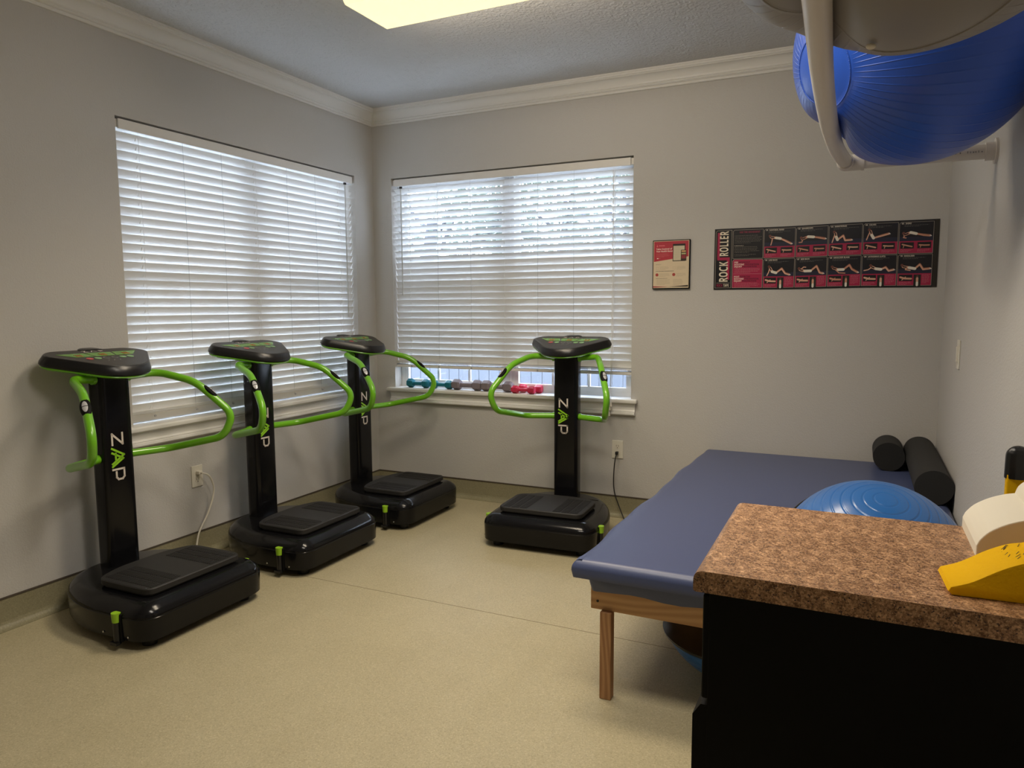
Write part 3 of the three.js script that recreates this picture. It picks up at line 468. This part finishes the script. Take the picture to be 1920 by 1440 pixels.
    c.fillStyle = '#241c18'; c.fillRect(382, 66, 244, 332); c.fillStyle = '#cfc4a8'; c.fillRect(394, 104, 216, 280); lines(c, 410, 130, 120, 9, 26, '#a59c86', 3);
    c.fillStyle = '#3a2a22'; c.fillRect(540, 184, 108, 210); c.fillStyle = '#c9a070'; c.fillRect(552, 194, 84, 34); c.fillStyle = '#b8b480'; c.fillRect(552, 244, 84, 26); c.fillStyle = '#8c2a34'; c.fillRect(552, 280, 84, 70);
    c.fillStyle = '#4a443a'; c.font = 'bold 20px sans-serif'; lines(c, 50, 452, 170, 1, 10, '#5a5246', 5);
    for (const x of [60, 390]) { c.strokeStyle = '#b8a184'; c.lineWidth = 3; c.strokeRect(x, 506, 46, 46); lines(c, x + 70, 500, 190, 4, 18, '#a3957c', 4); }
    lines(c, 50, 580, 600, 1, 10, '#4a443a', 9);
    for (const x of [76, 408]) { c.fillStyle = '#a8443e'; c.beginPath(); c.arc(x, 654, 30, 0, 6.3); c.fill(); lines(c, x + 46, 630, 210, 4, 18, '#a3957c', 4); }
    lines(c, 56, 722, 380, 1, 10, '#5a5246', 7); lines(c, 70, 746, 270, 7, 16, '#a3957c', 4); lines(c, 396, 746, 200, 8, 16, '#a3957c', 4);
    c.fillStyle = '#9c2438'; c.beginPath(); c.moveTo(0, 876); c.lineTo(330, 890); c.lineTo(0, 900); c.fill(); c.fillStyle = '#2c241c'; c.beginPath(); c.moveTo(w - 10, 860); c.lineTo(300, 890); c.lineTo(w - 10, 890); c.fill();
  });
  const f = thing('framed_notice', 'small black framed health records notice beside the long poster', 'notice', [2.1673, 1.5852, 0]);
  const fw = 0.112, fh = 0.145;
  mesh('frame', merge([rbox(-fw, fw, -fh, -fh + 0.006, 0, 0.016, 0.002), rbox(-fw, fw, fh - 0.004, fh, 0, 0.016, 0.002), rbox(-fw, -fw + 0.004, -fh, fh, 0, 0.016, 0.002), rbox(fw - 0.006, fw, -fh, fh, 0, 0.016, 0.002), box(-fw + 0.002, fw - 0.002, -fh + 0.002, fh - 0.002, 0.001, 0.010)]), M.cabinet, f);
  const pg = new THREE.BoxGeometry(2 * fw - 0.010, 2 * fh - 0.010, 0.001); flatUV(pg, 2 * fw - 0.010, 2 * fh - 0.010);
  mesh('sheet', pg, phy({ map: doc, roughness: 0.4 }), f).position.set(-0.001, 0.001, 0.0125);
}

// ================================================================ dumbbells on the sill
function dumbbell(label, group, x0, x1, z, r, mat) {
  const g = thing('dumbbell', label, 'dumbbell', [(x0 + x1) / 2, SILL, z], 0, group), L = x1 - x0, hl = L * 0.29;
  for (const s of [-1, 1]) {
    const pr = [[0, -hl / 2], [r * 0.80, -hl / 2], [r, -hl * 0.30], [r, hl * 0.30], [r * 0.80, hl / 2], [0, hl / 2]].map((p) => new THREE.Vector2(...p));
    const h = new THREE.LatheGeometry(pr, 6); h.rotateY(Math.PI / 6); h.rotateZ(Math.PI / 2); const hg = toCreasedNormals(h, 0.3);
    hg.computeBoundingBox(); hg.translate(s * (L - hl) / 2, -hg.boundingBox.min.y, 0); mesh('head', hg, mat, g);
  }
  const c = r * Math.cos(Math.PI / 6); mesh('grip', cyl(r * 0.46, r * 0.46, -(L - hl * 1.9) / 2, (L - hl * 1.9) / 2, 0, 0, 16).rotateZ(Math.PI / 2).translate(0, c > 0 ? r * 0.93 : 0, 0), mat, g);
}
dumbbell('teal dumbbell at the far left of the window sill', 'dumbbells on the sill', 0.252, 0.430, -0.024, 0.033, M.teal);
dumbbell('teal dumbbell between the other teal one and the mauve pair', 'dumbbells on the sill', 0.446, 0.622, -0.026, 0.032, M.teal);
dumbbell('mauve grey dumbbell touching a teal dumbbell', 'dumbbells on the sill', 0.630, 0.858, -0.022, 0.038, M.mauve);
dumbbell('mauve grey dumbbell touching the red dumbbells', 'dumbbells on the sill', 0.862, 1.095, -0.024, 0.038, M.mauve);
dumbbell('small red dumbbell at the front of the sill edge', 'dumbbells on the sill', 1.108, 1.276, 0.014, 0.027, M.red);
dumbbell('small red dumbbell behind the other red one, nearer the glass', 'dumbbells on the sill', 1.136, 1.300, -0.050, 0.030, M.red);

// ================================================================ blue mat table
{
  const g = thing('mat_table', 'low wooden therapy table with wide blue vinyl mat', 'table', [0, 0, 0]), x0 = 2.352, x1 = 3.582, z0 = 0.018, z1 = 2.168, top = 0.490;
  const plan = []; const rc = roundedOutline([[x0, z1], [x1, z1], [x1, z0], [x0 + 0.035, z0]].reverse(), [0.035, 0.03, 0.02, 0.02], 6);
  for (let i = 0; i < rc.length; i++) { const a = rc[i], b = rc[(i + 1) % rc.length], n = Math.max(1, Math.round(Math.hypot(b[0] - a[0], b[1] - a[1]) / 0.06)); for (let k = 0; k < n; k++) plan.push([a[0] + (b[0] - a[0]) * k / n, a[1] + (b[1] - a[1]) * k / n]); }
  const out = plan.map(([x, z]) => [x + (x < 2.45 ? 0.006 * Math.sin(z * 7.1) + 0.004 * Math.sin(z * 17) : 0), z]);
  const lv = [[0.432, 0.020], [0.428, 0.006]]; for (let i = 0; i <= 8; i++) { const a = i / 8 * Math.PI / 2; lv.push([0.452 + 0.038 * Math.sin(a), 0.040 * (1 - Math.cos(a)) * 0.9]); }
  mesh('mat', layered(out, lv), M.mat, g);
  // vinyl folded under the mat, with an uneven lower hem
  const under = plan.map(([x, z]) => [x + (x < 2.6 ? 0.046 : -0.01), z - (z > 1.9 ? 0.040 : -0.01)]), n = under.length, pos = [], idx = [];
  for (let i = 0; i < n; i++) { const [x, z] = under[i]; for (const k of [0, 1, 2]) { const y = k === 0 ? 0.430 : k === 1 ? 0.405 + 0.004 * n2(x * 5, z * 5) : 0.376 + 0.009 * n2(x * 4 + 3, z * 4), o = k === 1 ? 0.006 * n2(x * 6, z * 6 + 9) : k === 2 ? 0.010 : 0; pos.push(x + (x < 2.6 ? o : 0), y, z - (z > 1.9 ? o : 0)); } }
  for (let i = 0; i < n; i++) { const a = i * 3, b = ((i + 1) % n) * 3; for (const k of [0, 1]) idx.push(a + k, b + k, a + k + 1, b + k, b + k + 1, a + k + 1); }
  const sk = new THREE.BufferGeometry(); sk.setAttribute('position', new THREE.Float32BufferAttribute(pos, 3)); sk.setAttribute('uv', new THREE.Float32BufferAttribute(pos.filter((_, i) => i % 3 !== 1), 2)); sk.setIndex(idx); sk.computeVertexNormals();
  const sm = M.mat.clone(); sm.side = THREE.DoubleSide; mesh('vinyl_fold', sk, sm, g);
  mesh('deck', box(x0 + 0.06, x1 - 0.02, 0.392, 0.430, z0 + 0.02, z1 - 0.06), M.wood, g);
  const grain = (gm, along) => { const p = gm.attributes.position, u = gm.attributes.uv; for (let i = 0; i < p.count; i++) { const c = [p.getX(i), p.getY(i), p.getZ(i)]; const l = c[along], s = along === 1 ? c[0] + c[2] : c[1] + c[(along + 2) % 4 === 0 ? 0 : 2] * 0.5; u.setXY(i, s * 2.2, l * 0.7); } return gm; };
  const ap = (a, along) => mesh('apron', grain(rbox(...a, 0.003), along), M.wood, g);
  ap([x0 + 0.055, x1 - 0.02, 0.308, 0.392, 2.090, 2.112], 0); ap([x0 + 0.055, x1 - 0.02, 0.308, 0.392, 0.05, 0.072], 0); ap([x0 + 0.055, x0 + 0.077, 0.308, 0.392, 0.075, 2.088], 2); ap([x1 - 0.042, x1 - 0.02, 0.308, 0.392, 0.075, 2.088], 2);
  for (const [x, z] of [[2.446, 2.094], [3.50, 2.094], [2.446, 0.08], [3.50, 0.08]]) mesh('leg', grain(rbox(x, x + 0.040, 0, 0.309, z, z + 0.037, 0.003), 1), M.woodLeg, g);
  mesh('screw_hole', cyl(0.0045, 0.0045, -0.0006, 0.0006, 0, 0, 12).rotateX(Math.PI / 2), M.darkLine, g).position.set(x0 + 0.080, 0.338, 2.1125);
}
// foam rollers lying on the mat
function roller(label, x, z0, z1, r, seed) {
  const g = new THREE.CylinderGeometry(r, r, z1 - z0, 40, 12), p = g.attributes.position, rr = rng(seed);
  const t = tag(mesh(numbered('foam_roller'), toCreasedNormals(mergeVertices(g), 0.7), M.foam), label, 'foam roller', 'black foam rollers');
  t.geometry.rotateX(Math.PI / 2); t.position.set(x, 0.490 + r + 0.0005, (z0 + z1) / 2); return t;
}
roller('short black foam roller on the blue mat', 3.362, 0.012, 0.262, 0.0735, 1);
roller('long black foam roller lying against the right wall', 3.513, 0.012, 0.905, 0.0745, 2);

// ---------------------------------------------------------------- half-ball balance trainers
function halfBall(label, pos, axis) {
  const g = thing('balance_trainer', label, 'balance trainer', pos), R = 0.282, d = 0.115, a = Math.sqrt(R * R - d * d), a0 = Math.acos(d / R), pr = [];
  g.quaternion.setFromUnitVectors(V3(0, 1, 0), axis.normalize());
  for (let i = 0; i <= 120; i++) { const t = a0 * i / 120, s = R * t, k = ((s % 0.030) / 0.030), groove = s > 0.02 && k < 0.12 ? -0.0022 * Math.sin(k / 0.12 * Math.PI) : 0; pr.push(new THREE.Vector2((R + groove) * Math.sin(t), (R + groove) * Math.cos(t) - d)); }
  mesh('dome', new THREE.LatheGeometry(pr.reverse(), 72), M.bosuBlue, g);
  mesh('rim', new THREE.TorusGeometry(a - 0.002, 0.008, 12, 72).rotateX(Math.PI / 2), M.blackSatin, g);
  mesh('platform', toCreasedNormals(new THREE.LatheGeometry([[0, -0.030], [a - 0.06, -0.030], [a - 0.02, -0.022], [a + 0.008, -0.006], [a + 0.004, 0.002], [0, 0.002]].map((p) => new THREE.Vector2(...p)), 64), 0.5), M.blackSatin, g);
  return g;
}
halfBall('blue dome balance trainer on the mat behind the countertop', [3.275, 0.620, 1.99], V3(0.10, 0.92, 0.38));
{
  const g = halfBall('upturned balance trainer with black platform on the floor under the table', [2.85, 0.168, 1.78], V3(0.0, -1, 0.0));
}

// ================================================================ ball rack with two exercise balls
const RAIL = [[3.131, 1.495], [3.112, 1.72], [3.102, 2.05], [3.102, 2.35], [3.106, 2.65], [3.114, 2.95], [3.122, 3.25], [3.131, 3.60]], RY = 1.844;
{
  const g = thing('ball_rack', 'white plastic pipe rack holding exercise balls on the right wall', 'rack');
  mesh('rail', tube(RAIL.map(([x, z]) => V3(x, RY, z)), 0.024, 60, 18), M.pvc, g);
  for (const z of [1.46, 3.60]) {
    mesh('arm', cyl(0.024, 0.024, 3.15, W - 0.005, 0, 0, 20).rotateZ(-Math.PI / 2).translate(0, RY, z), M.pvc, g);
    const e = z < 2 ? 1 : -1, soc = (r, len, off) => cyl(r, r, off, off + len, 0, 0, 24);
    mesh('elbow', merge([new THREE.SphereGeometry(0.0282, 24, 16).translate(3.131, RY, z), soc(0.0282, 0.052, 0).rotateX(e * Math.PI / 2).translate(3.131, RY, z), soc(0.0282, 0.060, 0).rotateZ(-Math.PI / 2).translate(3.131, RY, z), soc(0.0300, 0.010, 0.052).rotateZ(-Math.PI / 2).translate(3.131, RY, z)]), M.pvc, g);
    if (e > 0) { const r = rng(55), marks = []; for (const [a, b] of [[3.205, 3.30], [3.46, 3.545]]) for (let x = a; x < b; x += 0.006 + r() * 0.003) if (r() > 0.22) marks.push(box(x, x + 0.002 + r() * 0.002, RY - 0.005, RY - 0.001 + r() * 0.003, z + 0.0236, z + 0.0242)); mesh('pipe_print', merge(marks), M.greyPrint, g); }
    mesh('flange', merge([cyl(0.030, 0.030, W - 0.035, W - 0.001, 0, 0, 22).rotateZ(-Math.PI / 2).translate(0, RY, z), cyl(0.042, 0.042, W - 0.008, W, 0, 0, 24).rotateZ(-Math.PI / 2).translate(0, RY, z)]), M.pvc, g);
  }
}
const ridge = (v0, n, w) => dataTex(1024, 256, (i, j) => { const v = j / 255, a = (i / 1024 * n) % 1, on = v > v0 && v < 1 - v0 ? Math.min(1, Math.min(v - v0, 1 - v0 - v) * 30) : 0, ring = Math.abs(v - v0) < 0.006 || Math.abs(v - 1 + v0) < 0.006; return 90 + (ring ? 90 : on * 130 * Math.max(0, 1 - Math.abs(a - 0.5) / w)); });
function gymBall(label, c, R, axis, mat, flatten, v0, ribs, valve) {
  let g = new THREE.SphereGeometry(R, 128, 96); const p = g.attributes.position, q = new THREE.Quaternion().setFromUnitVectors(V3(0, 1, 0), axis.clone().normalize()), v = V3();
  const railX = (z) => { for (let i = 0; i < RAIL.length - 1; i++) if (z <= RAIL[i + 1][1]) { const [a, b] = [RAIL[i], RAIL[i + 1]], t = (z - a[1]) / (b[1] - a[1]); return a[0] + (b[0] - a[0]) * t; } return 3.131; };
  const deform = (v) => {
    // the soft ball gives way round the rail it rests on and against the wall
    const rx = railX(v.z) - c.x, ry = RY - c.y, far = Math.hypot(rx, ry), vx = v.x - c.x, vy = v.y - c.y, r0 = Math.hypot(vx, vy), deep = r0 - (far - 0.0262);
    if (deep > 0) { let phi = Math.atan2(vy, vx) - Math.atan2(ry, rx); phi = Math.atan2(Math.sin(phi), Math.cos(phi)); const r1 = r0 - deep * Math.exp(-((phi / 0.20) ** 2)); v.x = c.x + vx * r1 / r0; v.y = c.y + vy * r1 / r0; }
    if (v.x > W - 0.004) v.x = W - 0.004; return v;
  };
  for (let i = 0; i < p.count; i++) { v.fromBufferAttribute(p, i); const h = Math.abs(v.y) / R; if (h > 0.86) v.y *= 1 - flatten * (h - 0.86) / 0.14; v.applyQuaternion(q).add(c); deform(v); p.setXYZ(i, v.x, v.y, v.z); }
  g.computeVertexNormals();
  const t = thing('exercise_ball', label, 'exercise ball', [0, 0, 0], 0, 'balls on the rack'); mat.bumpMap = ridge(v0, ribs, 0.09); mat.bumpScale = 0.0026;
  mesh('shell', g, mat, t);
  const ring = new THREE.TorusGeometry(R * Math.sin(v0 * Math.PI), 0.0022, 8, 96).rotateX(Math.PI / 2).translate(0, R * Math.cos(v0 * Math.PI), 0), rp = ring.attributes.position;
  for (let i = 0; i < rp.count; i++) { v.fromBufferAttribute(rp, i); v.applyQuaternion(q).add(c); deform(v); rp.setXYZ(i, v.x, v.y, v.z); } ring.computeVertexNormals(); mesh('end_ring', ring, mat, t);
  if (valve) { const d = valve.clone().normalize(), at = c.clone().addScaledVector(d, R * 0.999); const s = new THREE.SphereGeometry(1, 18, 10).scale(0.0085, 0.005, 0.0085).applyQuaternion(new THREE.Quaternion().setFromUnitVectors(V3(0, 1, 0), d)); s.translate(at.x, at.y, at.z); mesh('valve_plug', s, M.cableWhite, t); }
}
gymBall('large blue ribbed exercise ball on the pipe rack', V3(3.315, 2.062, 1.99), 0.325, V3(-0.74, -0.30, 0.60), M.ballBlue, 0.0, 0.10, 64);
gymBall('large grey exercise ball on the rack nearest the viewer', V3(3.258, 2.165, 2.89), 0.375, V3(-0.134, -0.849, 0.511), M.ballGrey, 0.0, 0.205, 72, V3(-0.155, -0.985, 0.02));

// ================================================================ counter, cabinet and what stands there
{
  const cz0 = 2.666, cz1 = 3.152, top = 0.880;
  const s = new THREE.Shape(); const xl = 2.958, th = 0.038;      // rolled front edge
  s.moveTo(W - 0.002, top); s.lineTo(xl + 0.018, top); s.quadraticCurveTo(xl, top, xl, top - 0.018); s.lineTo(xl, top - th + 0.006); s.quadraticCurveTo(xl, top - th, xl + 0.006, top - th); s.lineTo(W - 0.002, top - th); s.closePath();
  const g = new THREE.ExtrudeGeometry(s, { depth: cz1 - cz0, bevelEnabled: false, curveSegments: 8 }); g.translate(0, 0, cz0);
  { const p = g.attributes.position, u = g.attributes.uv, nn = g.attributes.normal; for (let i = 0; i < p.count; i++) Math.abs(nn.getZ(i)) > 0.5 ? u.setXY(i, p.getX(i), p.getY(i)) : u.setXY(i, p.getX(i) + p.getY(i) * 0.7, p.getZ(i)); }
  tag(mesh('countertop', toCreasedNormals(g, 0.6), M.laminate), 'brown speckled laminate countertop with rolled front edge', 'countertop');
  const c = thing('base_cabinet', 'black base cabinet under the brown countertop', 'cabinet');
  mesh('body', merge([box(2.992, W - 0.002, 0.09, top - th, cz0 + 0.012, cz1 - 0.014), box(3.04, W - 0.002, 0, 0.09, cz0 + 0.03, cz1 - 0.02)]), M.cabinet, c);
  mesh('end_panel', rbox(2.985, W - 0.003, 0.0, top - th - 0.0005, cz1 - 0.014, cz1 - 0.006, 0.002), M.cabinet, c);
  mesh('drawer_front', rbox(2.974, 2.992, 0.645, top - th - 0.006, cz0 + 0.016, cz1 - 0.008, 0.004), M.cabinet, c);
  const dp = [[2.960, 0.10], [2.960, 0.612], [2.974, 0.634], [2.992, 0.634], [2.992, 0.10]]; const dg = new THREE.ExtrudeGeometry(shape(dp), { depth: cz1 - cz0 - 0.024, bevelEnabled: false }); dg.translate(0, 0, cz0 + 0.016);
  mesh('door', dg, M.cabinet, c);
  // yellow foam ramp
  const curve = (pts, n = 30) => new THREE.SplineCurve(pts.map((p) => new THREE.Vector2(...p))).getPoints(n).map((p) => [p.x, p.y]);
  const yp = [[0.245, 0], [0.004, 0], [0, 0.004], ...curve([[0.002, 0.008], [0.03, 0.020], [0.065, 0.043], [0.095, 0.058], [0.118, 0.064], [0.135, 0.078], [0.165, 0.105], [0.205, 0.118], [0.245, 0.12]])];
  const yg = new THREE.ExtrudeGeometry(shape(yp), { depth: 0.096, bevelEnabled: true, bevelSize: 0.003, bevelThickness: 0.003, bevelSegments: 2 }); yg.translate(0, 0.0, -0.048);
  const w = tag(mesh('foam_ramp', toCreasedNormals(yg, 0.5), M.yellowFoam), 'scuffed yellow foam ramp at the counter edge', 'foam wedge'); w.position.set(3.346, top + 0.003, 3.043); w.rotation.y = 0.06;
  const scuffs = []; const r = rng(77); for (let i = 0; i < 26; i++) { const k = 0.05 + r() * 0.09, z = (r() - 0.5) * 0.075, l = 0.004 + r() * 0.014; const b = box(-l / 2, l / 2, 0, 0.0005, -0.0004, 0.0004); b.rotateY(0.5 + r() * 0.7); b.rotateZ(0.52); b.translate(k, 0.0405 + (k - 0.065) * 0.60 - Math.max(0, k - 0.09) * 0.30 + 0.0045, z); scuffs.push(b); }
  mesh('scuffs', merge(scuffs), M.capStrip, w);
  // cream contoured foam block
  const cp = [[0, 0], [0, 0.018], ...curve([[0.004, 0.028], [0.018, 0.045], [0.042, 0.061], [0.066, 0.071], [0.086, 0.076]], 16), ...curve([[0.087, 0.078], [0.092, 0.092], [0.104, 0.103], [0.125, 0.108], [0.150, 0.106], [0.172, 0.098]], 16), [0.172, 0]];
  const cg = new THREE.ExtrudeGeometry(shape(cp), { depth: 0.198, bevelEnabled: true, bevelSize: 0.002, bevelThickness: 0.002, bevelSegments: 2 });
  const b = tag(mesh('foam_support', toCreasedNormals(cg, 0.35), M.creamFoam), 'cream contoured foam block behind the yellow ramp', 'foam block'); b.position.set(3.412, top + 0.002, 2.668);
  // yellow bar with black cap standing by the wall
  const y = thing('padded_bar', 'yellow bar with black rounded cap standing by the right wall', 'bar', [3.560, 0, 2.31]);
  mesh('shaft', rbox(-0.0225, 0.0225, 0, 0.93, -0.013, 0.013, 0.004), M.yellowFoam, y);
  mesh('end_cap', toCreasedNormals(new THREE.LatheGeometry([[0, 0.918], [0.0262, 0.918], [0.0266, 0.922], ...[0, 1, 2, 3, 4, 5, 6, 7, 8].map((k) => [0.0262 * Math.cos(k / 8 * Math.PI / 2), 0.972 + 0.0262 * Math.sin(k / 8 * Math.PI / 2)])].map((p) => new THREE.Vector2(...p)), 28), 0.5).scale(1, 1, 0.72), M.blackSatin, y);
}

renderer.render(scene, camera);
